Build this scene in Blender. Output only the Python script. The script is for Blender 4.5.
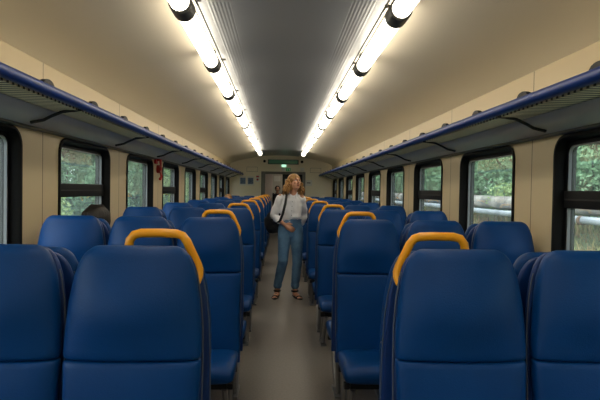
import bpy, bmesh, math, random
from mathutils import Vector, Matrix, noise
random.seed(11)
PI = math.pi
C = bpy.context.scene.collection
for o in list(bpy.data.objects): bpy.data.objects.remove(o, do_unlink=True)

# ------------------------------------------------------------------ camera
F = 483.0
CAM = Vector((-0.05, 0.0, 1.43))
cd = bpy.data.cameras.new('camera'); cam = bpy.data.objects.new('camera', cd); C.objects.link(cam)
cd.sensor_width = 36.0; cd.lens = F / 600.0 * 36.0; cd.clip_start = 0.02; cd.clip_end = 500
vy = Vector((-20.5, 10.0, -F)).normalized()          # world +Y seen in camera space
r = math.radians(0.9)
vz = Vector((math.sin(r), math.cos(r), 0)); vz = (vz - vy * vz.dot(vy)).normalized()
vx = vy.cross(vz)
Rm = Matrix((vx, vy, vz))                            # rows: world axes in camera space
cam.matrix_world = Matrix.Translation(CAM) @ Rm.to_4x4()
bpy.context.scene.camera = cam

# ------------------------------------------------------------------ world and exposure
sc = bpy.context.scene
sc.view_settings.view_transform = 'Standard'; sc.view_settings.look = 'None'
sc.view_settings.gamma = 1; sc.view_settings.use_curve_mapping = False
sc.view_settings.exposure = 0.0
W = bpy.data.worlds.new('world'); sc.world = W; W.use_nodes = True
nt = W.node_tree; nt.nodes.clear()
wo = nt.nodes.new('ShaderNodeOutputWorld'); bg = nt.nodes.new('ShaderNodeBackground')
tc = nt.nodes.new('ShaderNodeTexCoord'); sp = nt.nodes.new('ShaderNodeSeparateXYZ')
nt.links.new(tc.outputs['Generated'], sp.inputs[0])
mr = nt.nodes.new('ShaderNodeMapRange'); mr.inputs[1].default_value = -1; mr.inputs[2].default_value = 1
mr.inputs[3].default_value = 1.0; mr.inputs[4].default_value = 0.0
nt.links.new(sp.outputs[0], mr.inputs[0])
cr = nt.nodes.new('ShaderNodeValToRGB')
cr.color_ramp.elements[0].color = (0.36, 0.41, 0.46, 1); cr.color_ramp.elements[1].color = (1.05, 1.12, 1.16, 1)
nt.links.new(mr.outputs[0], cr.inputs[0]); nt.links.new(cr.outputs[0], bg.inputs[0])
bg.inputs[1].default_value = 6.0
nt.links.new(bg.outputs[0], wo.inputs[0])
LAMP_STRENGTH = 7.5

# ------------------------------------------------------------------ materials
def lin(c):
    return tuple(((v/255)/12.92 if v/255 <= .04045 else ((v/255+.055)/1.055)**2.4) for v in c)
M = {}
def mat(name, rgb, rough=.5, metal=0., bump=0., bscale=40., var=0., vscale=3., emit=0., spec=.5, coat=0., rgb2=None):
    m = bpy.data.materials.new(name); m.use_nodes = True
    n = m.node_tree; b = n.nodes['Principled BSDF']
    c = lin(rgb); b.inputs['Base Color'].default_value = (*c, 1)
    b.inputs['Roughness'].default_value = rough; b.inputs['Metallic'].default_value = metal
    b.inputs['Specular IOR Level'].default_value = spec; b.inputs['Coat Weight'].default_value = coat
    t = n.nodes.new('ShaderNodeTexCoord')
    if var > 0 or rgb2:
        ns = n.nodes.new('ShaderNodeTexNoise'); ns.inputs['Scale'].default_value = vscale; ns.inputs['Detail'].default_value = 5
        n.links.new(t.outputs['Object'], ns.inputs['Vector'])
        rp = n.nodes.new('ShaderNodeValToRGB'); rp.color_ramp.elements[0].position = .32; rp.color_ramp.elements[1].position = .68
        c2 = lin(rgb2) if rgb2 else tuple(v*(1-var) for v in c)
        rp.color_ramp.elements[0].color = (*c2, 1); rp.color_ramp.elements[1].color = (*c, 1)
        n.links.new(ns.outputs['Fac'], rp.inputs[0]); n.links.new(rp.outputs[0], b.inputs['Base Color'])
    if bump > 0:
        nb = n.nodes.new('ShaderNodeTexNoise'); nb.inputs['Scale'].default_value = bscale; nb.inputs['Detail'].default_value = 3
        n.links.new(t.outputs['Object'], nb.inputs['Vector'])
        bp = n.nodes.new('ShaderNodeBump'); bp.inputs['Strength'].default_value = bump; bp.inputs['Distance'].default_value = .01
        n.links.new(nb.outputs['Fac'], bp.inputs['Height']); n.links.new(bp.outputs[0], b.inputs['Normal'])
    if emit > 0:
        b.inputs['Emission Color'].default_value = (*c, 1); b.inputs['Emission Strength'].default_value = emit
    M[name] = m
    return m
mat('seat_vinyl', (0, 60, 120), .45, bump=.12, bscale=220, var=.12, vscale=6, spec=.22)
mat('seat_seam', (8, 38, 84), .5, var=.1)
mat('seat_shell', (5, 52, 116), .45, var=.1)
mat('shell_edge', (96, 104, 118), .5, var=.1)
mat('handle', (246, 166, 10), .38, var=.06, vscale=9, coat=.2)
mat('steel', (150, 152, 156), .35, .9, var=.1)
mat('rail_blue', (10, 48, 122), .42, var=.08)
mat('slat', (236, 228, 206), .45, var=.06)
mat('rack_grey', (196, 194, 196), .45, .0, var=.08)
mat('dark', (12, 13, 18), .6, var=.1)
mat('frame_black', (8, 9, 11), .6, var=.1, spec=.2)
mat('seal', (120, 124, 128), .4, var=.1)
mat('lamp', (255, 245, 224), .4, emit=LAMP_STRENGTH)
mat('lamp_channel', (120, 118, 112), .5, .0, var=.05)
mat('socket', (62, 62, 60), .45, var=.1)
mat('grey_frame', (118, 118, 112), .45, var=.06)
mat('door_leaf', (214, 196, 192), .4, var=.04)
mat('vestibule', (206, 200, 190), .55, var=.08)
mat('display', (16, 62, 38), .3, emit=.35)
mat('green_sign', (20, 120, 60), .4, emit=.35)
mat('green_white_light', (190, 255, 225), .4, emit=1.1)
mat('white', (225, 224, 218), .5, var=.05)
mat('poster_blue', (58, 82, 120), .5, var=.5, vscale=40, rgb2=(120, 140, 165))
mat('red', (170, 24, 26), .35, var=.08)
mat('skin', (214, 158, 128), .5, bump=.05, bscale=80, var=.06)
mat('lips', (168, 84, 76), .45)
mat('eye_white', (225, 220, 214), .3)
mat('iris', (50, 34, 24), .3)
mat('hair_blond', (194, 148, 88), .5, var=.5, vscale=45, rgb2=(122, 82, 42))
mat('hair_dark', (28, 20, 18), .5, var=.3, vscale=40)
mat('shirt', (240, 240, 246), .75, bump=.25, bscale=22, var=.04)
mat('jeans', (96, 136, 172), .8, bump=.2, bscale=50, vscale=7, rgb2=(62, 98, 136))
mat('bag', (22, 22, 26), .55, bump=.3, bscale=30, var=.2)
mat('sandal', (18, 14, 14), .5, var=.1)
mat('dark_coat', (34, 34, 42), .8, bump=.2, bscale=30, var=.1)
mat('grey_top', (78, 86, 100), .8, var=.1)
mat('bark', (84, 72, 58), .85, bump=.6, bscale=12, vscale=8, rgb2=(52, 44, 36))
mat('pipe_dark', (176, 170, 162), .6, .0, bump=.2, bscale=6, vscale=1.1, rgb2=(78, 72, 68))
mat('pipe_light', (176, 184, 192), .45, .2, bump=.1, bscale=6, vscale=1.2, rgb2=(132, 138, 146))
mat('rust', (112, 86, 66), .8, var=.4, vscale=8)
mat('ground', (108, 112, 78), .95, bump=.8, bscale=3, vscale=.9, rgb2=(72, 88, 54))
mat('grass', (126, 144, 88), .8, vscale=1.4, rgb2=(160, 128, 98))
for nm, a, b2 in (('leaf_a', (136, 170, 130), (92, 132, 94)), ('leaf_b', (166, 192, 162), (122, 154, 124)), ('leaf_c', (134, 164, 100), (156, 176, 112))):
    mat(nm, a, .6, vscale=2.2, rgb2=b2)

def pos_nodes(m):
    n = m.node_tree; g = n.nodes.new('ShaderNodeNewGeometry'); s = n.nodes.new('ShaderNodeSeparateXYZ')
    n.links.new(g.outputs['Position'], s.inputs[0]); return n, s
def math_node(n, op, a, b=None):
    k = n.nodes.new('ShaderNodeMath'); k.operation = op
    for i, v in enumerate((a, b)):
        if v is None: continue
        if hasattr(v, 'links') or hasattr(v, 'is_linked'): n.links.new(v, k.inputs[i])
        else: k.inputs[i].default_value = v
    return k.outputs[0]
# beige wall panels with a fine vertical joint between them
m = mat('wall_panel', (202, 184, 148), .42, var=.03, vscale=1.2)
n, s = pos_nodes(m)
fr = math_node(n, 'FRACT', math_node(n, 'DIVIDE', math_node(n, 'ADD', math_node(n, 'ADD', s.outputs[1], math_node(n, 'MULTIPLY', s.outputs[0], .042)), 100*1.56 + 1.56 - 3.29 + .008), 1.56))
ln = math_node(n, 'LESS_THAN', fr, .0055)
mx = n.nodes.new('ShaderNodeMix'); mx.data_type = 'RGBA'
bs = n.nodes['Principled BSDF']; src = bs.inputs['Base Color'].links[0].from_socket
n.links.new(ln, mx.inputs[0]); n.links.new(src, mx.inputs[6]); mx.inputs[7].default_value = (*lin((96, 84, 64)), 1)
n.links.new(mx.outputs[2], bs.inputs['Base Color'])
mat('end_panel', (240, 231, 208), .5, var=.03, vscale=1.2)
# luggage shelf: beige sheet pressed with dark slots across it
m = mat('slotted', (246, 236, 210), .5)
n, s = pos_nodes(m)
fr = math_node(n, 'FRACT', math_node(n, 'DIVIDE', math_node(n, 'ADD', s.outputs[1], 50), .046))
mx = n.nodes.new('ShaderNodeMix'); mx.data_type = 'RGBA'; mx.inputs[6].default_value = (*lin((246, 236, 210)), 1); mx.inputs[7].default_value = (*lin((84, 76, 62)), 1)
n.links.new(math_node(n, 'LESS_THAN', fr, .42), mx.inputs[0]); n.links.new(mx.outputs[2], n.nodes['Principled BSDF'].inputs['Base Color'])
# ceiling: grey-beige paint, fine ribs beside the lamp rows
m = mat('ceiling_paint', (226, 217, 198), .36)
n, s = pos_nodes(m)
ax = math_node(n, 'ABSOLUTE', s.outputs[0])
inside = math_node(n, 'MULTIPLY', math_node(n, 'GREATER_THAN', ax, .36), math_node(n, 'LESS_THAN', ax, .50))
sn = math_node(n, 'MULTIPLY', math_node(n, 'SINE', math_node(n, 'MULTIPLY', ax, 2*PI/.022)), inside)
bp = n.nodes.new('ShaderNodeBump'); bp.inputs['Strength'].default_value = .25; bp.inputs['Distance'].default_value = .003
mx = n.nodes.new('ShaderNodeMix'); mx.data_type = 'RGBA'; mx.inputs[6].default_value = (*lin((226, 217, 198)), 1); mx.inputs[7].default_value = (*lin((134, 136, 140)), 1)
n.links.new(math_node(n, 'LESS_THAN', ax, .565), mx.inputs[0]); n.links.new(mx.outputs[2], n.nodes['Principled BSDF'].inputs['Base Color'])  # grey centre panel, its colour widened outward to darken the lamps' inner halo
n.links.new(sn, bp.inputs['Height']); n.links.new(bp.outputs[0], n.nodes['Principled BSDF'].inputs['Normal'])
# floor: speckled vinyl
m = mat('floor_vinyl', (126, 119, 112), .36, bump=.03, bscale=90, vscale=60, rgb2=(114, 107, 101))
# window glass: thin, mostly clear
g = bpy.data.materials.new('glass'); g.use_nodes = True; n = g.node_tree; n.nodes.clear()
go = n.nodes.new('ShaderNodeOutputMaterial'); tr = n.nodes.new('ShaderNodeBsdfTransparent'); gl = n.nodes.new('ShaderNodeBsdfGlossy')
tr.inputs[0].default_value = (.93, .96, .95, 1); gl.inputs['Roughness'].default_value = .02
lw = n.nodes.new('ShaderNodeLayerWeight'); lw.inputs[0].default_value = .12; ms = n.nodes.new('ShaderNodeMixShader'); dm = n.nodes.new('ShaderNodeMixShader'); dm.inputs[0].default_value = .04   # dusty film on the panes
tl = n.nodes.new('ShaderNodeBsdfTranslucent'); tl.inputs[0].default_value = (.8, .85, .85, 1)
n.links.new(lw.outputs['Facing'], ms.inputs[0]); n.links.new(tr.outputs[0], ms.inputs[1]); n.links.new(gl.outputs[0], ms.inputs[2]); n.links.new(ms.outputs[0], dm.inputs[1]); n.links.new(tl.outputs[0], dm.inputs[2]); n.links.new(dm.outputs[0], go.inputs[0])
M['glass'] = g

# ------------------------------------------------------------------ mesh helpers
def smoothstep(a, b, x):
    t = min(1, max(0, (x-a)/(b-a))); return t*t*(3-2*t)
class MB:
    def __init__(s): s.v = []; s.f = []
    def box(s, x0, x1, y0, y1, z0, z1, mtx=None):
        p = [Vector(q) for q in ((x0,y0,z0),(x1,y0,z0),(x1,y1,z0),(x0,y1,z0),(x0,y0,z1),(x1,y0,z1),(x1,y1,z1),(x0,y1,z1))]
        if mtx: p = [mtx @ q for q in p]
        k = len(s.v); s.v += p
        s.f += [tuple(k+i for i in f) for f in ((0,3,2,1),(4,5,6,7),(0,1,5,4),(1,2,6,5),(2,3,7,6),(3,0,4,7))]
        return s
    def loft(s, rings, cap=True, closed=True):
        k = len(s.v); n = len(rings[0])
        for rg in rings: s.v += [Vector(p) for p in rg]
        for i in range(len(rings)-1):
            for j in range(n if closed else n-1):
                a = k+i*n+j; b = k+i*n+(j+1) % n
                s.f.append((a, b, b+n, a+n))
        if cap:
            s.f.append(tuple(k+j for j in reversed(range(n)))); s.f.append(tuple(k+(len(rings)-1)*n+j for j in range(n)))
        return s
    def tube(s, pts, rad, n=10, round_ends=False, flat=1.0, side=None):
        pts = [Vector(p) for p in pts]
        rad = [rad]*len(pts) if not isinstance(rad, (list, tuple)) else list(rad)
        if round_ends:
            d0 = (pts[0]-pts[1]).normalized(); d1 = (pts[-1]-pts[-2]).normalized(); r0, r1 = rad[0], rad[-1]
            A, B, ra, rb = [], [], [], []
            for a in (80, 55, 28):
                A.append(pts[0]+d0*r0*math.sin(math.radians(a))); ra.append(r0*math.cos(math.radians(a)))
                B.insert(0, pts[-1]+d1*r1*math.sin(math.radians(a))); rb.insert(0, r1*math.cos(math.radians(a)))
            pts = A+pts+B; rad = ra+rad+rb
        rings = []; prev = None
        for i, p in enumerate(pts):
            t = (pts[min(i+1, len(pts)-1)]-pts[max(i-1, 0)]).normalized()
            if prev is None:
                u = Vector(side) if side else (Vector((0,0,1)) if abs(t.z) < .9 else Vector((1,0,0)))
                u = (u-t*u.dot(t)).normalized()
            else: u = (prev-t*prev.dot(t)).normalized()
            prev = u; w = t.cross(u)
            rings.append([p+u*math.cos(2*PI*j/n)*rad[i]+w*math.sin(2*PI*j/n)*rad[i]*flat for j in range(n)])
        return s.loft(rings)
    def ell(s, c, rx, ry, rz, mtx=None, nu=16, nv=10):
        c = Vector(c); rings = []
        for i in range(1, nv):
            a = PI*i/nv-PI/2
            rg = [Vector((rx*math.cos(a)*math.cos(2*PI*j/nu), ry*math.cos(a)*math.sin(2*PI*j/nu), rz*math.sin(a))) for j in range(nu)]
            rings.append([c+(mtx @ q if mtx else q) for q in rg])
        return s.loft(rings)
    def xf(s, mtx): s.v = [mtx @ v for v in s.v]; return s
    def build(s, name, mt, parent=None, smooth=True, bevel=0, loc=None, ang=40):
        me = bpy.data.meshes.new(name); me.from_pydata([tuple(v) for v in s.v], [], s.f); me.update()
        bm = bmesh.new(); bm.from_mesh(me); bmesh.ops.recalc_face_normals(bm, faces=bm.faces)
        if bevel: bmesh.ops.bevel(bm, geom=bm.edges[:], offset=bevel, segments=2, affect='EDGES', profile=.6)
        if smooth:
            for f in bm.faces: f.smooth = True
            for e in bm.edges:
                if len(e.link_faces) == 2 and e.calc_face_angle(0) > math.radians(ang): e.smooth = False
        bm.to_mesh(me); bm.free()
        me.materials.append(M[mt] if isinstance(mt, str) else mt)
        o = bpy.data.objects.new(name, me); C.objects.link(o)
        if parent: o.parent = parent
        if loc: o.location = loc
        return o
def thing(name, label, cat, loc=(0,0,0), rz=0, group=None):
    o = bpy.data.objects.new(name, None); C.objects.link(o); o.empty_display_size = .1
    o.location = loc; o.rotation_euler = (0, 0, rz); o['label'] = label; o['category'] = cat
    if group: o['group'] = group
    return o
def tag(o, label, cat, group=None, kind=None):
    o['label'] = label; o['category'] = cat
    if group: o['group'] = group
    if kind: o['kind'] = kind
    return o
def struct(o, label=None):
    o['kind'] = 'structure'
    if label: o['label'] = label
    return o
def copy_tree(o, parent=None):
    c = o.copy(); C.objects.link(c)
    if parent: c.parent = parent
    for ch in [q for q in bpy.data.objects if q.parent == o]: copy_tree(ch, c)
    return c
def remeshed(mb, name, mt, parent, voxel, smooth_it=3, disp=None):
    o = mb.build(name, mt, parent, smooth=False)
    md = o.modifiers.new('r', 'REMESH'); md.mode = 'VOXEL'; md.voxel_size = voxel
    if smooth_it:
        sm = o.modifiers.new('s', 'SMOOTH'); sm.iterations = smooth_it; sm.factor = .5
    bpy.context.view_layer.update()
    dg = bpy.context.evaluated_depsgraph_get(); me = bpy.data.meshes.new_from_object(o.evaluated_get(dg))
    o.modifiers.clear(); old = o.data; o.data = me; bpy.data.meshes.remove(old)
    if disp:
        ns = [v.normal.copy() for v in me.vertices]
        for v, nn in zip(me.vertices, ns): v.co += nn*disp(v.co)
    for p in me.polygons: p.use_smooth = True
    if not me.materials: me.materials.append(M[mt])
    return o

# ------------------------------------------------------------------ the carriage shell
WX = 1.66; Y0 = -3.3; Y1 = 15.8; P = 1.56
WZ0, WZ1 = .86, 1.79                       # window opening
wins = [(3.02+P*k-1.05, 3.02+P*k) for k in range(-3, 9)]
wins[-1] = (wins[-1][1]-1.05, wins[-1][1]-.08)
struct(MB().box(-WX-.1, WX+.1, Y0-.1, Y1+2.4, -.08, 0).build('floor', 'floor_vinyl', smooth=False), 'grey-brown vinyl floor of the aisle')
IN = .022; WS = {-1: .06, 1: -.08}
for side, sx in (('left', -1), ('right', 1)):
    mb = MB(); xa, xb = sorted((sx*WX, sx*(WX+.12)))
    mb.box(xa, xb, Y0, Y1, 0, WZ0+IN); mb.box(xa, xb, Y0, Y1, WZ1-IN, 2.30)
    y = Y0
    for (a, b) in [(q[0]+WS[sx], q[1]+WS[sx]) for q in wins]:
        mb.box(xa, xb, y, a+IN, WZ0+IN, WZ1-IN); y = b-IN
    mb.box(xa, xb, y, Y1, WZ0+IN, WZ1-IN)
    struct(mb.build('wall_'+side, 'wall_panel', smooth=False), 'beige panelled side wall of the carriage')
    # plinth along the floor
    xa, xb = sorted((sx*(WX-.004), sx*(WX-.022)))
    struct(MB().box(xa, xb, Y0, Y1, .0, .12).build('baseboard_'+side, 'grey_frame', smooth=False))
# ceiling profile
prof = [(-WX, 2.262), (-1.63, 2.278), (-1.57, 2.306), (-1.48, 2.340), (-1.36, 2.376), (-1.2, 2.415), (-1.0, 2.455), (-.8, 2.495), (-.68, 2.518), (-.5, 2.535), (-.25, 2.555), (0, 2.56)]
prof = prof+[(-x, z) for x, z in reversed(prof[:-1])]
outer = [(x*1.05, z+.06) for x, z in prof]
ring = prof+outer[::-1]
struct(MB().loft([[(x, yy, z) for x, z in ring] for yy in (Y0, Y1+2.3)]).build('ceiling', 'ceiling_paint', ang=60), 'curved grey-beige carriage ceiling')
# rear wall (behind the camera)
struct(MB().box(-WX, WX, Y0-.1, Y0, 0, 2.6).build('wall_rear', 'end_panel', smooth=False))
# end wall with the portal
cx = 0.0; DX0, DX1, DZ = -.62, .76, 2.0
struct(MB().box(-WX, DX0, Y1, Y1+.08, 0, 2.62).box(DX1, WX, Y1, Y1+.08, 0, 2.62).box(DX0, DX1, Y1, Y1+.08, DZ, 2.62).build('wall_end', 'end_panel', smooth=False), 'beige end wall of the carriage around the doorway')
# vestibule behind
struct(MB().box(-1.3, -1.2, Y1+.08, Y1+2.3, 0, 2.6).box(1.2, 1.3, Y1+.08, Y1+2.3, 0, 2.6).box(-1.3, 1.3, Y1+2.2, Y1+2.3, 0, 2.6).build('wall_vestibule', 'vestibule', smooth=False))
for (nm, sx, wl) in (('window_left', -1, 0), ('window_right', 1, 1)): pass
# windows
def rrect(y0, y1, z0, z1, rr, x, k=6):
    pts = []
    for (cy, cz, a0) in ((y1-rr, z1-rr, 0), (y0+rr, z1-rr, 90), (y0+rr, z0+rr, 180), (y1-rr, z0+rr, 270)):
        for i in range(k+1):
            a = math.radians(a0+90*i/k); pts.append((x, cy+rr*math.cos(a), cz+rr*math.sin(a)))
    return pts
wn = 0
ords = ['first', 'second', 'third', 'fourth', 'fifth', 'sixth', 'seventh', 'eighth', 'ninth', 'tenth', 'eleventh', 'twelfth']
for sx in (-1, 1):
    for k, (a, b) in enumerate([(q[0]+WS[sx], q[1]+WS[sx]) for q in wins]):
        wn += 1
        kk = k-3
        w = thing('window_%d' % wn, 'black-framed train window with rounded corners on the %s wall' % ('left' if sx < 0 else 'right'), 'window', (sx*WX, (a+b)/2, WZ0))
        del w['category']; w['kind'] = 'structure'
        h = (b-a)/2; H = WZ1-WZ0
        rings = []
        for ins, dep in ((-.004, .0), (-.002, -.010), (.006, -.014), (.018, -.012), (.028, .0), (.034, .052), (.066, .055), (.066, .085), (.03, .118)):
            rings.append(rrect(-h+ins, h-ins, ins, H-ins, max(.115-ins, .03), sx*dep))
        MB().loft(rings, cap=False).build('frame', 'frame_black', w)
        rings = [rrect(-h+i, h-i, i, H-i, max(.115-i, .03), sx*d) for i, d in ((.062, .0545), (.062, .047), (.070, .047), (.070, .065))]
        MB().loft(rings, cap=False).build('seal', 'seal', w)
        trans = (kk % 2 == 1) if sx < 0 else (kk % 2 == 0)
        if trans:
            xa, xb = sorted((sx*.030, sx*.084))
            t = MB().box(xa, xb, -h+.05, h-.05, .488, .594).build('transom', 'frame_black', w, bevel=.006)
            xa, xb = sorted((sx*.027, sx*.030))
            MB().box(xa, xb, -h+.06, h-.06, .536, .546).build('transom_groove', 'dark', t, smooth=False)
        MB().loft([rrect(-h+.064, h-.064, .064, H-.064, .04, sx*.068), rrect(-h+.064, h-.064, .064, H-.064, .04, sx*.074)]).build('pane', 'glass', w, smooth=False)
# door frame, leaves
d = thing('door_1', 'sliding door at the far end of the aisle with pale and dark-glazed leaves', 'door', (0, Y1, 0)); del d['category']; d['kind'] = 'structure'
MB().box(DX0-.03, DX0+.1, -.03, .1, 0, DZ+.03).box(DX1-.06, DX1+.03, -.03, .1, 0, DZ+.03).box(DX0+.1, DX1-.06, -.03, .1, DZ-.05, DZ+.03).build('door_frame', 'grey_frame', d, bevel=.006)
MB().box(DX0+.02, DX0+.09, .1, .12, 0, DZ-.05).build('door_seal', 'dark', d, smooth=False)
MB().box(-.52, -.28, .10, .14, .01, DZ-.05).build('door_leaf', 'door_leaf', d, bevel=.005)
lf = MB().box(.04, .70, .10, .14, .01, .9).box(.04, .12, .10, .14, .9, DZ-.05).box(.62, .70, .10, .14, .9, DZ-.05).box(.12, .62, .10, .14, 1.8, DZ-.05).build('door_leaf', 'dark', d)
MB().box(.12, .62, .115, .125, .9, 1.8).build('door_glass', 'glass', lf, smooth=False)
MB().tube([(-.30, .09, .95), (-.30, .06, .97), (-.30, .06, 1.15), (-.30, .09, 1.17)], .01).build('door_handle', 'steel', d)

# ------------------------------------------------------------------ ceiling lamps
LX, LZ = .60, 2.43
tube_mb = MB()
lamp0 = thing('ceiling_lamp', 'x', 'lamp')
MB().tube([(0, .06, 0), (0, 1.14, 0)], .052, n=20).build('diffuser', 'lamp', lamp0)
so = MB().tube([(0, -.072, 0), (0, -.064, 0), (0, .064, 0), (0, .072, 0)], [.055, .064, .064, .055], n=20)
so.box(-.022, .022, -.035, .035, .04, .108)
so.build('socket', 'socket', lamp0)
MB().box(-.016, .016, .05, 1.15, .085, .108).tube([(0, .3, .04), (0, .3, .09)], .008).tube([(0, .9, .04), (0, .9, .09)], .008).build('mount', 'lamp_channel', lamp0)
lf0 = True
for sx in (-1, 1):
    for k in range(-4, 9):
        yy = 2.70+1.2*k
        if yy < Y0: continue
        o = lamp0 if lf0 else copy_tree(lamp0)
        lf0 = False
        o.location = (sx*LX, yy, LZ); o['group'] = 'fluorescent tubes in the %s row' % ('left' if sx < 0 else 'right')
        if k < -1: lab = 'glowing tube lamp of the %s ceiling row, behind the viewpoint' % ('left' if sx < 0 else 'right')
        else: lab = 'glowing white tube lamp, %s from the front in the %s ceiling row' % (ords[k+1], 'left' if sx < 0 else 'right')
        o['label'] = lab
    # aluminium channel running beside the lamps on the ceiling
    c = MB(); xin = sx*(LX-.078)
    c.tube([(xin, Y0+.02, 2.455), (xin, 13.5, 2.455)], .006, n=6)
    for q in range(14): c.box(xin-.006, xin+.03, 13.48-1.2*q-.02, 13.48-1.2*q, 2.45, 2.462)
    tag(c.build('lamp_rod', 'lamp_channel', smooth=False), 'slim metal rod beside the %s row of ceiling lamps' % ('left' if sx < 0 else 'right'), 'rod')

vl = thing('added_vestibule_lamp', 'unseen ceiling lamp added in the vestibule to brighten the end wall', 'lamp', (0, Y1+1.2, 2.47))  # unseen lamp, added to brighten the end wall
MB().box(-.45, .45, -.10, .10, 0, .055).build('housing', 'socket', vl, bevel=.005)
MB().box(-.43, .43, -.085, .085, -.02, 0).build('diffuser', 'lamp', vl, bevel=.004)
# ------------------------------------------------------------------ luggage racks
RX, RZ = 1.25, 1.925
for side, sx in (('left', -1), ('right', 1)):
    t = thing('luggage_rack', 'long luggage rack with blue front rail along the %s wall above the windows' % side, 'luggage rack', (sx*WX, Y0, 1.85), 0)
    L = Y1-Y0-.05
    X = lambda x: sx*(x-WX)
    Zr = lambda z: z-1.85
    MB().tube([(X(RX), .02, Zr(RZ)), (X(RX), L, Zr(RZ))], .030, n=18).build('rail', 'rail_blue', t)
    # slats run from the rail towards the wall, one pressed panel with ribs
    mb = MB().box(*sorted((X(RX+.02), X(1.44))), .03, L, Zr(1.889), Zr(1.896))
    mb.box(*sorted((X(1.425), X(1.45))), .02, L, Zr(1.890), Zr(1.900)).box(*sorted((X(1.27), X(1.285))), .02, L, Zr(1.894), Zr(1.903))
    mb.build('slat_panel', 'slotted', t, smooth=False)
    # grey rear pan sloping down to the wall
    pr = [(1.435, 1.886), (1.455, 1.862), (1.50, 1.838), (1.60, 1.818), (1.655, 1.806), (1.655, 1.83), (1.51, 1.86), (1.46, 1.895)]
    MB().loft([[(X(x), yy, Zr(z)) for x, z in pr] for yy in (.02, L)]).build('rear_pan', 'rack_grey', t, ang=50)
    ridge = [(1.628, 1.800), (1.655, 1.793), (1.655, 1.806), (1.628, 1.812)]
    MB().loft([[(X(x), yy, Zr(z)) for x, z in ridge] for yy in (.02, L)]).build('lower_lip', 'grey_frame', t)
    for k in range(-3, 9):
        yy = (2.98 if sx < 0 else 2.86)+1.5*k-Y0
        if not (0.1 < yy < L): continue
        b = MB().tube([(X(RX+.0), yy, Zr(1.895)), (X(1.34), yy, Zr(1.884)), (X(1.37), yy, Zr(1.878)), (X(1.43), yy, Zr(1.852)), (X(1.475), yy, Zr(1.828)), (X(1.50), yy, Zr(1.822)), (X(1.55), yy, Zr(1.812))], .0095, n=8, flat=1.3)
        b.build('bracket', 'dark', t)
    for k in range(-8, 22):
        yy = 2.56+.62*k-Y0
        if not (0.1 < yy < L): continue
        rg = []
        pts = []
        for i in range(9):
            a = PI*i/8; pts.append((yy+.060*math.cos(a), .022+.034*math.sin(a)))
        mb = MB().loft([[(X(xx), py, Zr(RZ)+pz) for (py, pz) in pts] for xx in (RX-.004, RX+.02)])
        mb.build('rail_clip', 'dark', t)

# ------------------------------------------------------------------ seats
def super_ring(w, t, z, yc, n=28, p=3.6, crown=0.):
    out = []
    for j in range(n):
        a = 2*PI*j/n; ca, sa = math.cos(a), math.sin(a)
        x = w*math.copysign(abs(ca)**(2/p), ca); y = t*math.copysign(abs(sa)**(2/p), sa)
        if y < 0: y -= crown*(1-(x/w)**2 if w > 0 else 0)
        out.append((x, yc+y, z))
    return out
def back_y(z): return -.02-.075*(1.25-z)/.8      # centre line of the pad, leaning back
HW = [(0, .207), (.25, .205), (.5, .198), (.75, .184), (.86, .171), (.93, .157), (.97, .143), (.99, .130), (1, .118)]
def head_w(f):
    for (a, wa), (b, wb) in zip(HW, HW[1:]):
        if f <= b: return wa+(wb-wa)*(f-a)/(b-a)
    return HW[-1][1]
def upper_pad():
    rings = []; z0, z1 = .912, 1.25
    for z in [z0, z0+.004, z0+.012, z0+.03]+[z0+.03+(z1-z0-.065)*i/10 for i in range(1, 11)]+[z1-.027, z1-.02, z1-.013, z1-.007, z1-.003, z1-.0005]:
        f = (z-z0)/(z1-z0); w = head_w(f); tt = .040-.008*f; rt = .035
        if z > z1-rt: dd = z-(z1-rt); tt = tt*max(.12, math.sqrt(max(0, 1-(dd/rt)**2)))
        if z < z0+.015: e = (z-z0)/.015; tt *= .78+.22*math.sqrt(e); w *= .985+.015*math.sqrt(e)
        rings.append(super_ring(w, tt, z, back_y(z), crown=.008+.040*smoothstep(0, .45, f)*(1-smoothstep(.5, 1.0, f))))
    return MB().loft(rings)
def lower_pad():
    rings = []; z0, z1 = .42, .906
    for z in [z0, z0+.01, z0+.03, z0+.08, z0+.16, z0+.25, z0+.34, z0+.41, z1-.02, z1-.008, z1-.002, z1]:
        f = (z-z0)/(z1-z0); w = .2070-.006*math.sin(PI*f)
        tt = .040
        if z > z1-.012: e = (z1-z)/.012; tt *= .78+.22*math.sqrt(max(e, 0)); w *= .985+.015*math.sqrt(max(e, 0))
        rings.append(super_ring(w, tt, z, back_y(z), crown=.010*math.sin(PI*f)))
    return MB().loft(rings)
def cushion():
    rings = []
    # lofted from back to front, cross-section in x-z
    for (y, zt, zb, w) in ((-.13, .445, .385, .190), (-.14, .450, .37, .200), (-.22, .452, .36, .204), (-.32, .456, .354, .206), (-.40, .460, .356, .206), (-.445, .460, .360, .2055), (-.472, .450, .364, .203), (-.488, .436, .370, .198), (-.496, .418, .380, .186)):
        zc, th = (zt+zb)/2, (zt-zb)/2; rg = []
        for j in range(28):
            a = 2*PI*j/28; ca, sa = math.cos(a), math.sin(a)
            rg.append((w*math.copysign(abs(ca)**(2/4.2), ca), y, zc+th*math.copysign(abs(sa)**(2/4.2), sa)))
        rings.append(rg)
    return MB().loft(rings)
def shell():
    rings = []
    for z in (.34, .36, .5, .7, .912, .98, 1.04, 1.10, 1.15, 1.19, 1.21, 1.225, 1.234, 1.238):
        f = max(0, (z-.912)/(1.238-.912))
        rings.append(super_ring(head_w(f)-.0015, .012, z, back_y(z)+.048, p=5))
    return MB().loft(rings)
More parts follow.
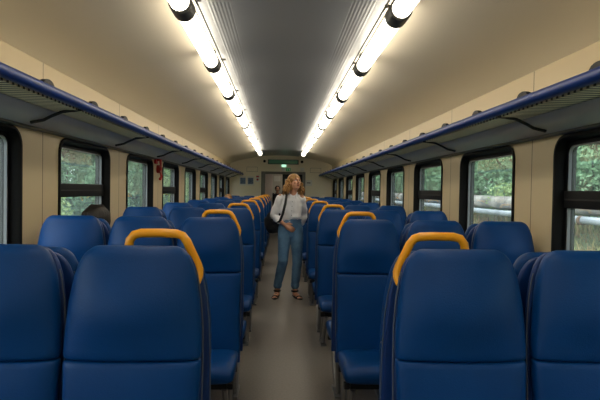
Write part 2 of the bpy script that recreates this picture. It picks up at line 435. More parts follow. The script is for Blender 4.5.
def edge_strip(s_):
    mb = MB()
    if True:
        pts = []
        for z in (.50, .65, .8, .9, 1.0, 1.08, 1.14, 1.17):
            w = head_w(max(0, (z-.912)/(1.238-.912)))
            pts.append((s_*(w-.001), back_y(z)+.036, z))
        mb.tube(pts, .0022, n=6)
    return mb
def support(mb):
    mb.box(-.195, .195, -.42, -.38, .315, .345); mb.box(-.195, .195, -.16, -.12, .315, .345)
    for x in (-.15, .15): mb.box(x-.015, x+.015, -.45, -.04, .33, .358)
    return mb
def leg_mesh(x):
    mb = MB()
    mb.tube([(x, -.42, .32), (x, -.20, .02)], .018, n=8); mb.tube([(x, -.10, .33), (x, -.10, .02)], .018, n=8)
    mb.box(x-.025, x+.025, -.26, -.05, 0, .018)
    return mb
def handle_mesh(sx, face):
    # sx: +1 when the aisle is at +x in seat local space
    y = .058
    pts = [(-.05, y, 1.18), (-.05, y, 1.238), (-.047, y, 1.258), (-.033, y, 1.276), (-.01, y, 1.282), (.06, y, 1.283), (.104, y, 1.281), (.124, y, 1.274), (.138, y, 1.256),
           (.155, y, 1.22), (.174, y, 1.180), (.180, y-.002, 1.162), (.180, y-.008, 1.146), (.175, y-.020, 1.130), (.166, y-.034, 1.118)]
    return MB().tube([(sx*a, b, c) for a, b, c in pts], .0145, n=12)
def make_seat(handle=0):
    t = thing('train_seat', 'x', 'seat')
    upper_pad().build('headrest', 'seat_vinyl', t, ang=60)
    lower_pad().build('backrest', 'seat_vinyl', t, ang=60)
    cushion().build('seat_cushion', 'seat_vinyl', t, ang=60)
    sh = shell().build('back_shell', 'seat_shell', t, ang=60)
    for s_ in (-1, 1): edge_strip(s_).build('shell_edge', 'shell_edge', sh)['label'] = 'pale thin edge of the seat shell'
    support(MB()).build('seat_frame', 'dark', t, smooth=False)
    for x in (-.15, .15): leg_mesh(x).build('leg', 'steel', t)
    if handle:
        handle_mesh(handle, 1).build('handle', 'handle', t)['label'] = 'yellow-orange bent tube handle'
    return t
S_plain = make_seat(0); S_away = make_seat(0); S_hr = make_seat(1); S_hl = make_seat(-1)
S_away.scale = (1, 1, .978)          # the backs facing away stand slightly lower
used = set()
def place_seat(proto, x, y, rz):
    if id(proto) not in used: used.add(id(proto)); o = proto
    else: o = copy_tree(proto)
    o.location = (x, y, 0); o.rotation_euler = (0, 0, rz)
    return o
COL = {-1: (.489, .916, 1.343), 1: (.527, .965, 1.405)}; cname = ('aisle', 'middle', 'window')
BB = .165
for k in range(9):
    yf = 1.50+P*k+.04
    for sx in (-1, 1):
        for ci, cxx in enumerate(COL[sx]):
            side = 'left' if sx < 0 else 'right'
            # seat facing the camera
            proto = S_plain if ci else (S_hr if sx < 0 else S_hl)
            o = place_seat(proto, sx*cxx, yf, 0)
            extra = (' with a yellow handle', '', '')[ci]
            o['label'] = 'blue %s seat%s facing the camera, %s row, left side' % (cname[ci], extra, ords[k]) if sx < 0 else \
                         'blue %s seat%s facing the camera, %s row, right side' % (cname[ci], extra, ords[k])
            o['group'] = 'blue train seats facing the camera'
            o = place_seat(S_away, sx*cxx, yf+BB-.04, PI)
            o['label'] = 'blue %s seat facing away behind the %s facing row, %s side' % (cname[ci], ords[k], side)
            o['group'] = 'blue train seats facing away'

# ------------------------------------------------------------------ end wall fittings
E = Y1
def plate(name, x0, x1, z0, z1, mt, lab, cat, th=.015, y=E, bev=.003):
    o = MB().box(-(x1-x0)/2, (x1-x0)/2, -th, 0, 0, z1-z0).build(name, mt, None, bevel=bev)
    o.location = ((x0+x1)/2, y, z0); return tag(o, lab, cat)
dsp = thing('information_display', 'long dark green scrolling display above the end doorway', 'display', (.06, E, 2.27))
MB().box(-.50, .50, -.05, 0, 0, .15).build('housing', 'dark', dsp, bevel=.006)
MB().box(-.47, .47, -.056, -.048, .02, .13).build('screen', 'display', dsp, smooth=False)
for x in (-.55, .67):
    c = thing('security_camera', 'small round black camera %s of the display above the doorway' % ('left' if x < 0 else 'right'), 'camera', (x, E, 2.36), group='cameras beside the display')
    MB().tube([(0, 0, 0), (0, -.03, 0)], .045, n=16).build('base', 'dark', c)
    MB().ell((0, -.035, 0), .035, .03, .035).build('lens', 'frame_black', c)
o = MB().box(-.07, .07, -.03, 0, 0, .065).build('status_light', 'green_white_light', None, bevel=.01); o.location = (.08, E, 2.19); tag(o, 'small glowing pale green light under the display', 'light')
ex = thing('exit_sign', 'green and white emergency exit sign above the doorway', 'sign', (.18, E, 2.045))
MB().box(-.17, .13, -.01, 0, 0, .115).build('back_plate', 'white', ex, smooth=False)
MB().box(-.03, .12, -.015, -.0095, .012, .10).build('green_panel', 'green_sign', ex, smooth=False)
fig = MB().ell((.01, -.018, .083), .008, .003, .008)
fig.tube([(.012, -.018, .07), (.02, -.018, .045), (.005, -.018, .022)], .004, n=6).tube([(.02, -.018, .045), (.036, -.018, .03)], .004, n=6).tube([(0, -.018, .06), (.035, -.018, .064)], .003, n=6)
fig.box(.07, .10, -.018, -.0145, .02, .085)
fig.build('running_figure', 'white', ex)
o = plate('notice', .62, .75, 2.04, 2.17, 'white', 'white square notice right above the doorway corner', 'notice')
# framed information posters
for (x0, x1, w) in ((-1.36, -1.13, 'left'), (-1.11, -.88, 'right')):
    p = thing('poster', 'blue poster in a white mount, %s of the pair on the end wall' % w, 'poster', ((x0+x1)/2, E, 1.56), group='blue posters on the end wall')
    MB().box(-.11, .11, -.012, 0, 0, .30).build('mount', 'white', p, smooth=False)
    MB().box(-.085, .085, -.016, -.011, .05, .25).build('print', 'poster_blue', p, smooth=False)
p = thing('warning_notice', 'small white notice with red marks beside the blue posters', 'notice', (-.77, E, 1.68))
MB().box(-.06, .06, -.01, 0, 0, .22).build('sheet', 'white', p, smooth=False)
MB().box(-.045, .045, -.013, -.0095, .15, .20).tube([(0, -.0115, .08), (0, -.0125, .08)], .035, n=16).build('red_marks', 'red', p, smooth=False)
p = thing('text_notice', 'white sign with one black line of text right of the doorway', 'sign', (.90, E, 1.58))
MB().box(-.11, .11, -.01, 0, 0, .19).build('sheet', 'white', p, smooth=False)
MB().box(-.06, .06, -.013, -.0095, .085, .11).build('text_line', 'dark', p, smooth=False)
for (x, lab) in ((-.95, 'left'), (1.12, 'right')):
    p = thing('access_panel', 'flush beige access panel in the end wall %s of the doorway header' % lab, 'panel', (x, E, 2.02), group='access panels in the end wall')
    MB().box(-.17, .17, -.006, 0, 0, .14).build('cover', 'end_panel', p, bevel=.002)
    MB().box(-.178, .178, -.003, 0, -.008, 0).box(-.178, .178, -.003, 0, .14, .148).box(-.178, -.170, -.003, 0, 0, .14).box(.170, .178, -.003, 0, 0, .14).build('joint', 'grey_frame', p, smooth=False)
# red emergency devices on the left wall between third and fourth windows
b = thing('emergency_brake', 'red emergency brake handle on the left wall, upper of two red devices', 'emergency brake', (-WX, 6.31, 1.68))
MB().box(0, .03, -.05, .05, .06, .16).build('base_plate', 'red', b, bevel=.01)
MB().tube([(.03, 0, .11), (.07, 0, .11), (.075, 0, .02), (.07, 0, -.01)], [.018, .018, .014, .02], n=10, round_ends=True).build('lever', 'red', b)
b = thing('emergency_hammer', 'red emergency device on the left wall, lower and farther of two', 'emergency hammer', (-WX, 6.43, 1.58))
MB().tube([(.0, 0, .1), (.05, 0, .1)], .055, n=20).build('round_box', 'red', b)
MB().tube([(.04, 0, .07), (.055, 0, .0), (.04, 0, -.03)], [.012, .014, .02], n=10, round_ends=True).build('handle', 'red', b)

# ------------------------------------------------------------------ people
def blob_chain(mb, pts, rad, flat=1.0, side=None): mb.tube(pts, rad, n=14, round_ends=True, flat=flat, side=side)
def hand(mb, wrist, direction, palm_n, sgn, curl=.5, L=.17):
    """palm plus five separate bent fingers"""
    d = Vector(direction).normalized(); nrm = Vector(palm_n); nrm = (nrm-d*nrm.dot(d)).normalized(); sd = d.cross(nrm)*sgn
    w = Vector(wrist)
    mb.tube([w-d*.02, w+d*.02, w+d*.05, w+d*.085], [.023, .030, .037, .036], n=14, round_ends=True, flat=.42, side=tuple(sd))
    for i, (off, ln) in enumerate(((-.030, .062), (-.010, .074), (.010, .070), (.029, .055))):
        p = w+d*.082+sd*off; dirn = d.copy(); pts = [p-d*.02, p]; rr = [.0092, .009]
        for sgi, fr_ in enumerate((.45, .32, .23)):
            dirn = (dirn*math.cos(curl*.6)+nrm*math.sin(curl*.6)).normalized(); p = p+dirn*ln*fr_*1.05; pts.append(p); rr.append(.0088-.001*sgi)
            nn = nrm; nrm2 = (nrm-dirn*nrm.dot(dirn))
            if nrm2.length > .1: nrm = nrm2.normalized()
        nrm = Vector(palm_n); nrm = (nrm-d*nrm.dot(d)).normalized()
        mb.tube(pts, rr, n=8, round_ends=True)
    p = w+d*.02-sd*.026; q = p+(d*.7-sd*.7).normalized()*.036; q2 = q+(d*.95-sd*.15+nrm*.3).normalized()*.034
    mb.tube([p, q, q2], [.013, .0105, .0085], n=8, round_ends=True)
def head_mesh(mb, hm):
    """hm: matrix, head local: face towards -y, centre of skull at origin; about 0.22 high"""
    A = MB()
    A.ell((0, .012, .028), .072, .090, .085, nu=24, nv=16)
    A.ell((0, -.028, -.03), .056, .058, .078, nu=20, nv=14)
    A.ell((0, -.060, -.088), .022, .020, .020)          # chin
    A.tube([(0, -.088, .010), (0, -.100, -.014), (0, -.108, -.030)], [.008, .010, .0125], n=8, round_ends=True)
    A.ell((-.009, -.096, -.033), .008, .009, .007); A.ell((.009, -.096, -.033), .008, .009, .007)
    A.ell((-.030, -.068, -.02), .022, .018, .020); A.ell((.030, -.068, -.02), .022, .018, .020)   # cheeks
    A.tube([(-.045, -.070, .020), (-.02, -.083, .027), (.02, -.083, .027), (.045, -.070, .020)], .009, n=8, round_ends=True)
    for s_ in (-1, 1): A.ell((s_*.073, .006, -.012), .009, .018, .030)
    A.xf(hm); k = len(mb.v); mb.v += A.v; mb.f += [tuple(i+k for i in f) for f in A.f]
def face_bits(hm, parent):
    for s_ in (-1, 1):
        e = MB().ell((s_*.029, -.074, .004), .0135, .010, .0085).xf(hm).build('eye', 'eye_white', parent)
        MB().ell((s_*.029, -.0825, .004), .0065, .004, .0068).xf(hm).build('iris', 'iris', e)
        MB().tube([(s_*.014, -.0895, .024), (s_*.030, -.088, .029), (s_*.046, -.076, .024)], [.003, .0035, .002], n=6).xf(hm).build('eyebrow', 'hair_dark', parent)
    MB().tube([(-.022, -.083, -.060), (-.008, -.0905, -.0565), (0, -.0905, -.058), (.008, -.0905, -.0565), (.022, -.083, -.060)], [.002, .0045, .004, .0045, .002], n=8).tube([(-.018, -.083, -.063), (0, -.0895, -.067), (.018, -.083, -.063)], [.002, .005, .002], n=8).xf(hm).build('mouth', 'lips', parent)

# ---- the standing woman
def woman():
    t = thing('person', 'woman in white shirt and blue jeans standing in the aisle with a black bag', 'person', (.089, 6.42, 0), 0)
    # joints (image left = -x); she faces the camera (-y)
    hipc = Vector((.015, .02, .93)); waist = Vector((.02, .015, 1.03)); chest = Vector((.02, .02, 1.22)); neck = Vector((.035, .02, 1.385)); nt_ = Vector((.055, .005, 1.45))
    shR = Vector((-.122, .02, 1.335)); shL = Vector((.155, .03, 1.33))
    elR = Vector((-.205, .05, 1.075)); wrR = Vector((-.075, -.085, .985))
    elL = Vector((.195, .13, 1.08)); wrL = Vector((.130, .15, .90))
    hpR = Vector((-.060, .02, .90)); hpL = Vector((.095, .02, .90))
    knR = Vector((-.080, -.075, .49)); knL = Vector((.112, -.01, .48))
    anR = Vector((-.148, .045, .085)); anL = Vector((.088, .03, .085))
    hm = Matrix.Translation((.062, -.005, 1.530)) @ Matrix.Rotation(math.radians(30), 4, 'Z') @ Matrix.Rotation(math.radians(-17), 4, 'X') @ Matrix.Rotation(math.radians(4), 4, 'Y') @ Matrix.Scale(.98, 4)
    body = MB()
    head_mesh(body, hm)
    blob_chain(body, [neck-Vector((0, 0, .06)), neck, nt_, nt_+Vector((.01, .0, .03))], [.055, .050, .047, .047])
    blob_chain(body, [hipc-Vector((0, 0, .03)), hipc+Vector((0, 0, .05)), waist, chest-Vector((0, 0, .08)), chest, chest+Vector((0, 0, .09)), neck-Vector((.01, 0, .03))], [.14, .14, .112, .125, .135, .11, .05], flat=.66, side=(1, 0, 0))
    for a, b_, c_ in ((shR, elR, wrR), (shL, elL, wrL)):
        blob_chain(body, [a, (a+b_)/2, b_, (b_+c_)/2, c_], [.045, .040, .034, .030, .022])
    for a, b_, c_ in ((hpR, knR, anR), (hpL, knL, anL)):
        blob_chain(body, [a, a.lerp(b_, .5), b_, b_.lerp(c_, .35), c_, c_-Vector((0, 0, .03))], [.078, .062, .044, .038, .030, .032])
    for an, dx in ((anR, -.03), (anL, .055)):
        blob_chain(body, [an+Vector((0, .02, -.045)), an+Vector((dx*.4, -.05, -.050)), an+Vector((dx, -.11, -.063)), an+Vector((dx*1.2, -.145, -.067))], [.026, .028, .020, .013], flat=1.35)
        for i in range(5):
            q = an+Vector((dx*1.1+(-.028+.014*i), -.14+abs(i-1.6)*.006, -.068)); blob_chain(body, [q, q+Vector((0, -.022, -.001))], [.0085, .008])
    hand(body, wrR+Vector((.012, -.008, -.006)), (.80, -.05, -.55), (.1, 1, -.1), -1, curl=.35)
    hand(body, wrL, (-.25, .1, -.95), (-.6, .8, 0), 1, curl=.5)
    remeshed(body, 'body', 'skin', t, .0055, 2)
    face_bits(hm, t)
    # shirt: blouse over torso and sleeves rolled to the elbow
    sh = MB()
    blob_chain(sh, [waist+Vector((0, -.0, -.015)), waist+Vector((-.003, -.006, .05)), chest-Vector((.002, .006, .08)), chest, chest+Vector((0, 0, .07)), chest+Vector((.005, 0, .115)), neck-Vector((.005, -.005, .02))], [.128, .148, .146, .148, .142, .116, .066], flat=.70, side=(1, 0, 0))
    blob_chain(sh, [shR+Vector((.05, 0, -.01)), shR+Vector((.0, 0, -.01)), (shR+elR)/2, elR+Vector((.0, .0, .03)), elR, elR.lerp(wrR, .25), elR.lerp(wrR, .42)], [.058, .064, .062, .062, .060, .056, .048])
    blob_chain(sh, [shL-Vector((.05, 0, .01)), shL+Vector((.0, 0, -.01)), (shL+elL)/2, elL+Vector((.0, .0, .03)), elL, elL.lerp(wrL, .3), elL.lerp(wrL, .5)], [.058, .064, .060, .058, .056, .052, .044])
    blob_chain(sh, [elR.lerp(wrR, .36), elR.lerp(wrR, .48)], [.050, .049])
    def folds(co):
        return 0.012*noise.noise(Vector((co.x*9, co.y*9, co.z*15)))+.009*noise.noise(Vector((co.x*24, co.y*20, co.z*12+3)))
    s_ = remeshed(sh, 'shirt', 'shirt', t, .007, 3, folds)
    # collar and placket, buttons
    col = MB()
    for sg in (-1, 1):
        base = neck+Vector((0, 0, .005))
        pts = [base+Vector((sg*.0, .062, .022)), base+Vector((sg*.055, .035, .018)), base+Vector((sg*.062, -.015, -.004)), base+Vector((sg*.040, -.060, -.035)), base+Vector((sg*.045, -.088, -.075))]
        col.tube(pts, [.016, .018, .020, .020, .006], n=8, flat=.35, side=(0, 0, 1))
    col.build('collar', 'shirt', s_)
    MB().tube([(.034, -.088, 1.31), (.030, -.104, 1.25), (.024, -.112, 1.16), (.022, -.108, 1.06)], .012, n=8, flat=.35, side=(1, 0, 0)).build('placket', 'shirt', s_)
    for i in range(4):
        MB().tube([(.030-.002*i, -.110, 1.28-.06*i), (.030-.002*i, -.118, 1.28-.06*i)], .005, n=8).build('button', 'grey_top', s_)
    # jeans
    jn = MB()
    blob_chain(jn, [hipc-Vector((0, 0, .05)), hipc, hipc+Vector((0, 0, .05)), waist-Vector((0, 0, .01)), waist+Vector((0, 0, .005))], [.140, .154, .151, .140, .137], flat=.68, side=(1, 0, 0))
    for a, b_, c_ in ((hpR, knR, anR), (hpL, knL, anL)):
        e = c_+Vector((0, 0, .065))
        blob_chain(jn, [a+Vector((0, 0, .02)), a.lerp(b_, .3), a.lerp(b_, .65), b_, b_.lerp(e, .35), b_.lerp(e, .7), e], [.090, .088, .076, .066, .064, .059, .053])
    def jf(co): return .004*noise.noise(Vector((co.x*16, co.y*16, co.z*26)))
    j_ = remeshed(jn, 'jeans', 'jeans', t, .007, 3, jf)
    for c_, b_ in ((anR, knR), (anL, knL)):
        e = c_+Vector((0, 0, .05)); dd = (b_-e).normalized()
        MB().tube([e, e+dd*.012, e+dd*.045, e+dd*.05], [.053, .056, .057, .054], n=18).build('turn_up', 'jeans', j_)
    MB().tube([waist+Vector((.0, 0, -.004)), waist+Vector((0, 0, .018))], [.142, .141], n=24, flat=.69, side=(1, 0, 0)).build('waistband', 'jeans', j_)
    # hair: cap plus wavy locks
    hr = MB()
    A = MB(); A.ell((0, .022, .044), .090, .098, .088, nu=22, nv=14); A.ell((0, .05, -.03), .088, .065, .09)
    A.xf(hm)
    capv = A
    rnd = random.Random(5)
    locks = MB()
    for i in range(210):
        a = rnd.uniform(-.12*PI, 1.12*PI)      # around the back from temple to temple
        x0, y0 = .074*math.cos(a), .028+.075*math.sin(a)
        top = Vector((x0*.55, y0*.7, .112-.02*rnd.random())); p1 = Vector((x0*1.12, y0*1.05+.004, .05)); ph = rnd.uniform(0, 6.28); amp = rnd.uniform(.008, .017)
        ln = rnd.uniform(.15, .215)
        pts = [top, p1]
        spread = rnd.uniform(1.3, 2.05)
        for s2 in range(1, 9):
            f = s2/8; xx = x0*(1.12+(spread-1.12)*min(1, f*1.4)); yy = (y0-.02)*(1.05+(spread-1.2)*f)+.02
            pts.append(Vector((xx+amp*math.cos(ph+s2*1.5), yy+amp*math.sin(ph+s2*1.5), .05-ln*f)))
        pts = [hm @ q for q in pts]
        # hair hangs straight down although the head tilts
        for q in range(2, len(pts)): pts[q].y -= .012*(q-1)/8
        locks.tube(pts, [.006]+[.0095]*7+[.007, .004][:len(pts)-8], n=6)
    k = len(capv.v); capv.v += locks.v; capv.f += [tuple(i+k for i in f) for f in locks.f]
    capv.build('hair', 'hair_blond', t, ang=180)
    # sandals
    for an, dx in ((anR, -.03), (anL, .055)):
        mb = MB(); pts = [an+Vector((0, .055, -.078)), an+Vector((dx*.3, -.04, -.078)), an+Vector((dx, -.12, -.078)), an+Vector((dx*1.2, -.165, -.078))]
        mb.tube(pts, [.034, .036, .045, .030], n=14, round_ends=True, flat=.42, side=(1, 0, 0))
        mb.v = [Vector((v.x, v.y, max(v.z, .0005))) for v in mb.v]
        s3 = mb.build('sandal', 'sandal', t)
        for (yy, w, zz) in ((-.115, .040, .026), (-.06, .034, .038)):
            c = an+Vector((dx*(-yy/.12), yy, -.085)); arc = [c+Vector((w*math.cos(PI*i/8), 0, .004+zz*math.sin(PI*i/8)*1.25)) for i in range(9)]
            MB().tube(arc, .022, n=6, flat=.35, side=(0, 1, 0)).build('strap', 'sandal', s3)
        ring_ = [an+Vector((.040*math.cos(2*PI*i/14), .040*math.sin(2*PI*i/14)+.004, -.005)) for i in range(15)]
        MB().tube(ring_, .012, n=6).build('ankle_strap', 'sandal', s3)
    return t
woman()
# her bag, hanging from the shoulder on the left of the picture
bg_ = thing('shoulder_bag', 'slouchy black bag hanging from the standing woman shoulder', 'bag', (-.115, 6.53, 1.0))
mb = MB()
mb.ell((0, .02, 0), .130, .08, .165, Matrix.Rotation(math.radians(12), 3, 'Y'), nu=22, nv=16); mb.ell((.01, .02, -.06), .120, .08, .10, nu=20, nv=12); mb.ell((-.02, .0, .06), .07, .05, .08)
remeshed(mb, 'bag_body', 'bag', bg_, .008, 3, lambda c: .022*noise.noise(c*9)+.008*noise.noise(c*26))
MB().tube([(-.01, .06, .13), (.06, .055, .22), (.125, .015, .33), (.165, -.05, .412), (.166, -.12, .418), (.160, -.20, .37), (.145, -.245, .26), (.115, -.25, .13), (.08, -.21, .03), (.03, -.12, -.02)], .017, n=8, flat=.4, side=(1, 0, 0)).build('strap', 'bag', bg_)
MB().tube([(-.06, -.05, .07), (0, -.062, .09), (.06, -.055, .07)], .005, n=6).build('zip', 'steel', bg_)

# ---- seated passengers and the one in the vestibule
def figure(lab, loc, rz, seated, top, legs, hair, long_hair=False, hs=1.0):
    t = thing('person', lab, 'person', loc, rz)
    if seated:
        hz = .53; hip = Vector((0, -.30, hz)); ch = Vector((0, -.235, .86)); nk = Vector((0, -.225, 1.03)); hd = Vector((0, -.235, 1.185))
        kn = [Vector((s_*.10, -.72, .50)) for s_ in (-1, 1)]; an = [Vector((s_*.10, -.70, .08)) for s_ in (-1, 1)]
        el = [Vector((s_*.215, -.30, .72)) for s_ in (-1, 1)]; wr = [Vector((s_*.11, -.50, .60)) for s_ in (-1, 1)]
    else:
        hip = Vector((0, 0, .86)); ch = Vector((0, 0, 1.14)); nk = Vector((0, 0, 1.32)); hd = Vector((0, -.02, 1.465))
        kn = [Vector((s_*.09, -.02, .46)) for s_ in (-1, 1)]; an = [Vector((s_*.10, .02, .08)) for s_ in (-1, 1)]
        el = [Vector((s_*.22, .03, 1.02)) for s_ in (-1, 1)]; wr = [Vector((s_*.20, -.06, .80)) for s_ in (-1, 1)]
    sh = [ch+Vector((s_*.16, .0, .13)) for s_ in (-1, 1)]; hp = [hip+Vector((s_*.085, 0, 0)) for s_ in (-1, 1)]
    hm = Matrix.Translation(hd) @ Matrix.Scale(hs, 4)
    b_ = MB(); head_mesh(b_, hm)
    blob_chain(b_, [nk-Vector((0, 0, .05)), nk, hd-Vector((0, -.01, .05))], [.06, .055, .052])
    blob_chain(b_, [hip, hip.lerp(ch, .5), ch, ch+Vector((0, 0, .1))], [.14, .12, .145, .10], flat=.66, side=(1, 0, 0))
    tp = MB(); blob_chain(tp, [hip+Vector((0, 0, .02)), hip.lerp(ch, .5), ch, ch+Vector((0, 0, .11)), nk-Vector((0, 0, .01))], [.165, .155, .170, .13, .068], flat=.68, side=(1, 0, 0))
    lg = MB(); blob_chain(lg, [hip-Vector((0, 0, .0)), hip+Vector((0, 0, .04))], [.155, .15], flat=.7, side=(1, 0, 0))
    for i in (0, 1):
        blob_chain(b_, [sh[i], el[i], wr[i]], [.045, .038, .024]); blob_chain(tp, [sh[i], sh[i].lerp(el[i], .5), el[i], el[i].lerp(wr[i], .8)], [.062, .058, .050, .038])
        d = (wr[i]-el[i]).normalized(); hand(b_, wr[i], tuple(d), (0, 0, -1) if seated else (1-2*i, 0, 0), 1 if i else -1, .5)
        blob_chain(b_, [hp[i], kn[i], an[i]], [.08, .052, .036]); blob_chain(lg, [hp[i], hp[i].lerp(kn[i], .5), kn[i], kn[i].lerp(an[i], .5), an[i]], [.09, .082, .068, .062, .055])
        blob_chain(b_, [an[i]+Vector((0, .02, -.04)), an[i]+Vector((0, -.13, -.055))], [.032, .022])
        MB().tube([an[i]+Vector((0, .03, -.035)), an[i]+Vector((0, -.06, -.035)), an[i]+Vector((0, -.16, -.048))], [.042, .044, .032], n=12, round_ends=True).build('shoe', 'dark', t)
    remeshed(b_, 'body', 'skin', t, .009, 2); remeshed(tp, 'jacket', top, t, .012, 3); remeshed(lg, 'trousers', legs, t, .012, 3)
    face_bits(hm, t)
    h = MB().ell((0, .024, .038), .086, .094, .086, nu=20, nv=12)
    h.ell((0, .05, -.02), .080, .062, .07)
    rnd = random.Random(3)
    for i in range(70):
        a = rnd.uniform(-.1*PI, 1.1*PI); x0, y0 = .078*math.cos(a), .026+.082*math.sin(a); ln = .17 if long_hair else .05
        h.tube([(x0*.4, y0*.6, .118), (x0*1.08, y0*1.04, .06), (x0*1.14, y0*1.08+.005, .03-ln*.5), (x0*1.12, y0*1.06, .02-ln)], [.008, .011, .010, .004], n=6)
    h.xf(hm).build('hair', hair, t, ang=180)
    return t
yf2 = 1.54+P
figure('dark-haired seated passenger, top of head above the blue window seat at left', (-1.336, yf2+BB-.04+.02, .0), PI, True, 'dark_coat', 'dark_coat', 'hair_dark')
figure('fair-haired passenger seated far off near the left end windows', (-1.336, 1.54+P*7-.02, .0), 0, True, 'grey_top', 'dark_coat', 'hair_blond', True)
figure('person in dark clothes standing in the vestibule beyond the end doorway', (-.12, 17.1, 0), 0, False, 'dark_coat', 'dark_coat', 'hair_dark')
p = thing('wall_notice', 'pale notice on the vestibule back wall', 'notice', (-.14, Y1+2.2, 1.75))
MB().box(-.12, .12, -.01, 0, 0, .2).build('sheet', 'white', p, smooth=False)

# ------------------------------------------------------------------ outside
def hz_r(x):   # ground height right of the train
    return -1.2+.9*smoothstep(2.5, 5.0, x)+.75*smoothstep(5, 7.5, x)+4.5*smoothstep(8.2, 15, x)+5*smoothstep(14, 26, x)
def hz_l(x): return -1.2+.5*smoothstep(3, 6, x)+.8*smoothstep(6, 12, x)+2*smoothstep(12, 25, x)
def terrain(name, sx, fn, lab):
    mb = MB(); xs = [2.0, 2.5, 3, 3.5, 4, 4.6, 5.2, 5.8, 6.4, 7, 7.6, 8.2, 9, 10, 11, 12, 13.5, 15, 18, 22, 26]; rings = []
    for iy in range(66):
        yy = -20+iy*2.4
        rings.append([(sx*x, yy, fn(x)+.25*noise.noise(Vector((x*.5, yy*.4, sx*3)))*(x > 4)) for x in xs])
    mb.loft(rings, cap=False, closed=False)
    o = mb.build(name, 'ground'); struct(o, lab); return o
terrain('ground_right', 1, hz_r, 'grassy embankment beyond the right windows'); terrain('ground_left', -1, hz_l, 'grassy ground beyond the left windows')
# the two pipelines on the right
def pipe(x, z, rad, mt, lab, step):
    t = thing('pipeline', lab, 'pipeline', (x, -15, z))
    mb = MB(); mb.tube([(0, i*3.0, .02*math.sin(i*1.7)) for i in range(46)], rad, n=20); mb.build('pipe', mt, t)
    for i in range(int(130/step)):
        yy = 1.1+i*step
        MB().tube([(0, yy-.05, 0), (0, yy+.05, 0)], rad+.02, n=20).build('joint_band', 'rust', t)
        if i % 2 == 0: MB().box(-rad*.9, rad*.9, yy+.7, yy+1.0, -z-.4+.0, -rad*.85).build('support', 'rust', t, smooth=False)
pipe(7.0, 1.16, .21, 'pipe_dark', 'thick weathered grey pipeline outside the right windows', 5.2)
pipe(6.7, .86, .085, 'pipe_light', 'thin pale pipeline below the thick one outside the right windows', 6.1)
# grass
def grass(name, sx, xr, fn, nb, lab):
    rnd = random.Random(9 if sx > 0 else 4); v = []; f = []
    for i in range(nb):
        yy = rnd.uniform(1, 10) if i % 2 else rnd.uniform(1, 45); x = rnd.uniform(*xr); h = rnd.uniform(.12, .40)*(1.3 if yy > 12 else 1); w = rnd.uniform(.008, .02)*(1.8 if yy > 12 else 1); a = rnd.uniform(0, 6.28)
        z = fn(x)-.08; dx, dy = w*math.cos(a), w*math.sin(a); lx, ly = rnd.gauss(0, .10), rnd.gauss(0, .10); k = len(v)
        v += [(sx*x-dx, yy-dy, z), (sx*x+dx, yy+dy, z), (sx*x+dx*.7+lx*.4, yy+dy*.7+ly*.4, z+h*.6), (sx*x-dx*.7+lx*.4, yy-dy*.7+ly*.4, z+h*.6), (sx*x+lx, yy+ly, z+h)]
        f += [(k, k+1, k+2, k+3), (k+3, k+2, k+4)]
    me = bpy.data.meshes.new(name); me.from_pydata(v, [], f); me.materials.append(M['grass']); o = bpy.data.objects.new(name, me); C.objects.link(o)
    tag(o, lab, 'grass', kind='stuff')
grass('grass', 1, (4.6, 8.4), hz_r, 24000, 'tall dry and green grass on the embankment beyond the right windows')
grass('grass', -1, (4.5, 9), hz_l, 6000, 'grass on the ground beyond the left windows')
# trees and bushes: leaf clusters
def foliage(seed, nleaf, clusters, size, leaf):
    rnd = random.Random(seed); v = []; f = []
    cl = []
    for i in range(clusters):
        while True:
            p = Vector((rnd.uniform(-1, 1), rnd.uniform(-1, 1), rnd.uniform(-1, 1)))
            if p.length < 1: break
        cl.append((Vector((p.x*size.x*.8, p.y*size.y*.8, size.z*(1+p.z*.82))), rnd.uniform(.22, .42)*size.x))
    for i in range(nleaf):
        c, rr = cl[rnd.randrange(clusters)]
        d = Vector((rnd.gauss(0, 1), rnd.gauss(0, 1), rnd.gauss(0, 1))).normalized()*rr*rnd.uniform(.6, 1.0)
        p = c+d; n_ = (d.normalized()+Vector((rnd.gauss(0, .6), rnd.gauss(0, .6), rnd.gauss(0, .6)))).normalized()
        u = n_.orthogonal().normalized(); u = Matrix.Rotation(rnd.uniform(0, 6.28), 3, n_) @ u; w = n_.cross(u); l = leaf*rnd.uniform(.7, 1.4); k = len(v)
        v += [tuple(p-u*l), tuple(p+w*l*.45-n_*l*.1), tuple(p+u*l), tuple(p-w*l*.45-n_*l*.1)]; f.append((k, k+1, k+2, k+3))
    return v, f
def make_plant(seed, size, nleaf, clusters, leaf, mt, trunk_h):
    name = 'tree' if trunk_h > .8 else 'bush'
    t = thing(name, 'x', name)
    v, f = foliage(seed, nleaf, clusters, size, leaf)
    v = [(a, b, c+trunk_h) for a, b, c in v]
    me = bpy.data.meshes.new('foliage'); me.from_pydata(v, [], f); me.materials.append(M[mt]); o = bpy.data.objects.new('foliage', me); C.objects.link(o); o.parent = t
    rnd = random.Random(seed); H = trunk_h+size.z*1.5
    mb = MB().tube([(0, 0, -.3), (.05, .02, H*.3), (-.04, .06, H*.6), (.03, 0, H)], [size.x*.06+.02, size.x*.05+.015, size.x*.03+.01, .01], n=8)
    for i in range(7):
        a = i*2.4; z = H*(.3+.08*i); mb.tube([(0, 0, z), (size.x*.35*math.cos(a), size.y*.35*math.sin(a), z+size.z*.15), (size.x*.6*math.cos(a), size.y*.6*math.sin(a), z+size.z*.35)], [size.x*.025+.008, size.x*.016+.005, .005], n=6)
    mb.build('trunk', 'bark', t)
    return t
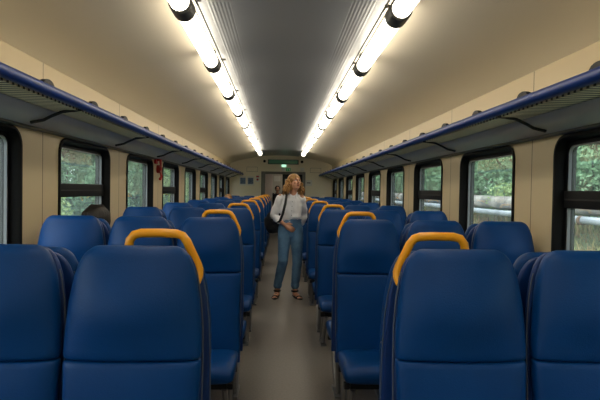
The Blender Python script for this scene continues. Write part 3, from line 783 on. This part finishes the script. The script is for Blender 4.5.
protos = [make_plant(1, Vector((1.1, 1.1, .95)), 8000, 30, .042, 'leaf_a', .1), make_plant(2, Vector((1.0, 1.0, .8)), 7000, 26, .04, 'leaf_c', .05),
          make_plant(3, Vector((2.0, 2.0, 2.3)), 11000, 44, .085, 'leaf_b', 1.2), make_plant(4, Vector((1.9, 1.9, 2.6)), 11000, 48, .085, 'leaf_a', 1.0)]
kind_words = ['rounded green bush', 'small yellow-green bush', 'pale green leafy tree', 'darker green leafy tree']
usedp = set()
rnd = random.Random(21)
def plant(pi, x, y, z, s):
    o = protos[pi]
    if pi in usedp: o = copy_tree(o)
    usedp.add(pi); o.location = (x, y, z); o.rotation_euler = (0, 0, rnd.uniform(0, 6.28)); o.scale = (s, s, s*rnd.uniform(.9, 1.15))
    side = 'left' if x < 0 else 'right'
    near = 'in the grass before the pipes' if (x > 0 and x < 6.5) else 'directly behind the pipes' if (x > 0 and x < 11) else 'higher on the slope' if x > 0 else 'close to the track' if x > -9 else 'farther back'
    o['label'] = '%s %s beyond the %s windows' % (kind_words[pi], near, side)
    o['group'] = 'greenery beyond the %s windows, %s %s' % (side, kind_words[pi], near)
y = 1.5
while y < 75:                       # right: bushes behind the pipes, then trees on the slope
    g_ = 1+y/40
    plant(rnd.choice([0, 0, 1]), 8.6+rnd.uniform(-.3, .5), y, hz_r(8.6)-.25, rnd.uniform(.95, 1.3)*g_)
    plant(rnd.choice([0, 3]) if y < 50 else 3, 11.2+rnd.uniform(-.6, .6), y+.7*g_, hz_r(11.2)-.6, rnd.uniform(1.0, 1.3)*g_)
    y += 1.7*g_
for i in range(16):
    y_ = 2.2+i*1.35; x_ = rnd.uniform(5.0, 6.1); plant(1, x_, y_, hz_r(x_)-.12, rnd.uniform(.28, .42))
y = 3
while y < 90:
    g_ = 1+y/45
    plant(rnd.choice([2, 3]), 15+rnd.uniform(-1, 1), y, hz_r(15)-.6, rnd.uniform(1.2, 1.5)*g_); y += 3.4*g_
y = 1.0
while y < 80:                       # left
    g_ = 1+y/45
    plant(rnd.choice([0, 1]), -(7.2+rnd.uniform(-.4, .4)), y, hz_l(7.2)-.2, rnd.uniform(1.1, 1.5)*g_)
    plant(rnd.choice([2, 3, 2]), -(10+rnd.uniform(-.8, .8)), y+.8, hz_l(10)-.3, rnd.uniform(1.0, 1.25)*g_)
    y += 2.0*g_
y = 6
while y < 100:
    g_ = 1+y/45
    plant(rnd.choice([2, 3]), -(14+rnd.uniform(-1, 1)), y, hz_l(14)-.3, rnd.uniform(1.4, 1.8)*g_); y += 4.2*g_
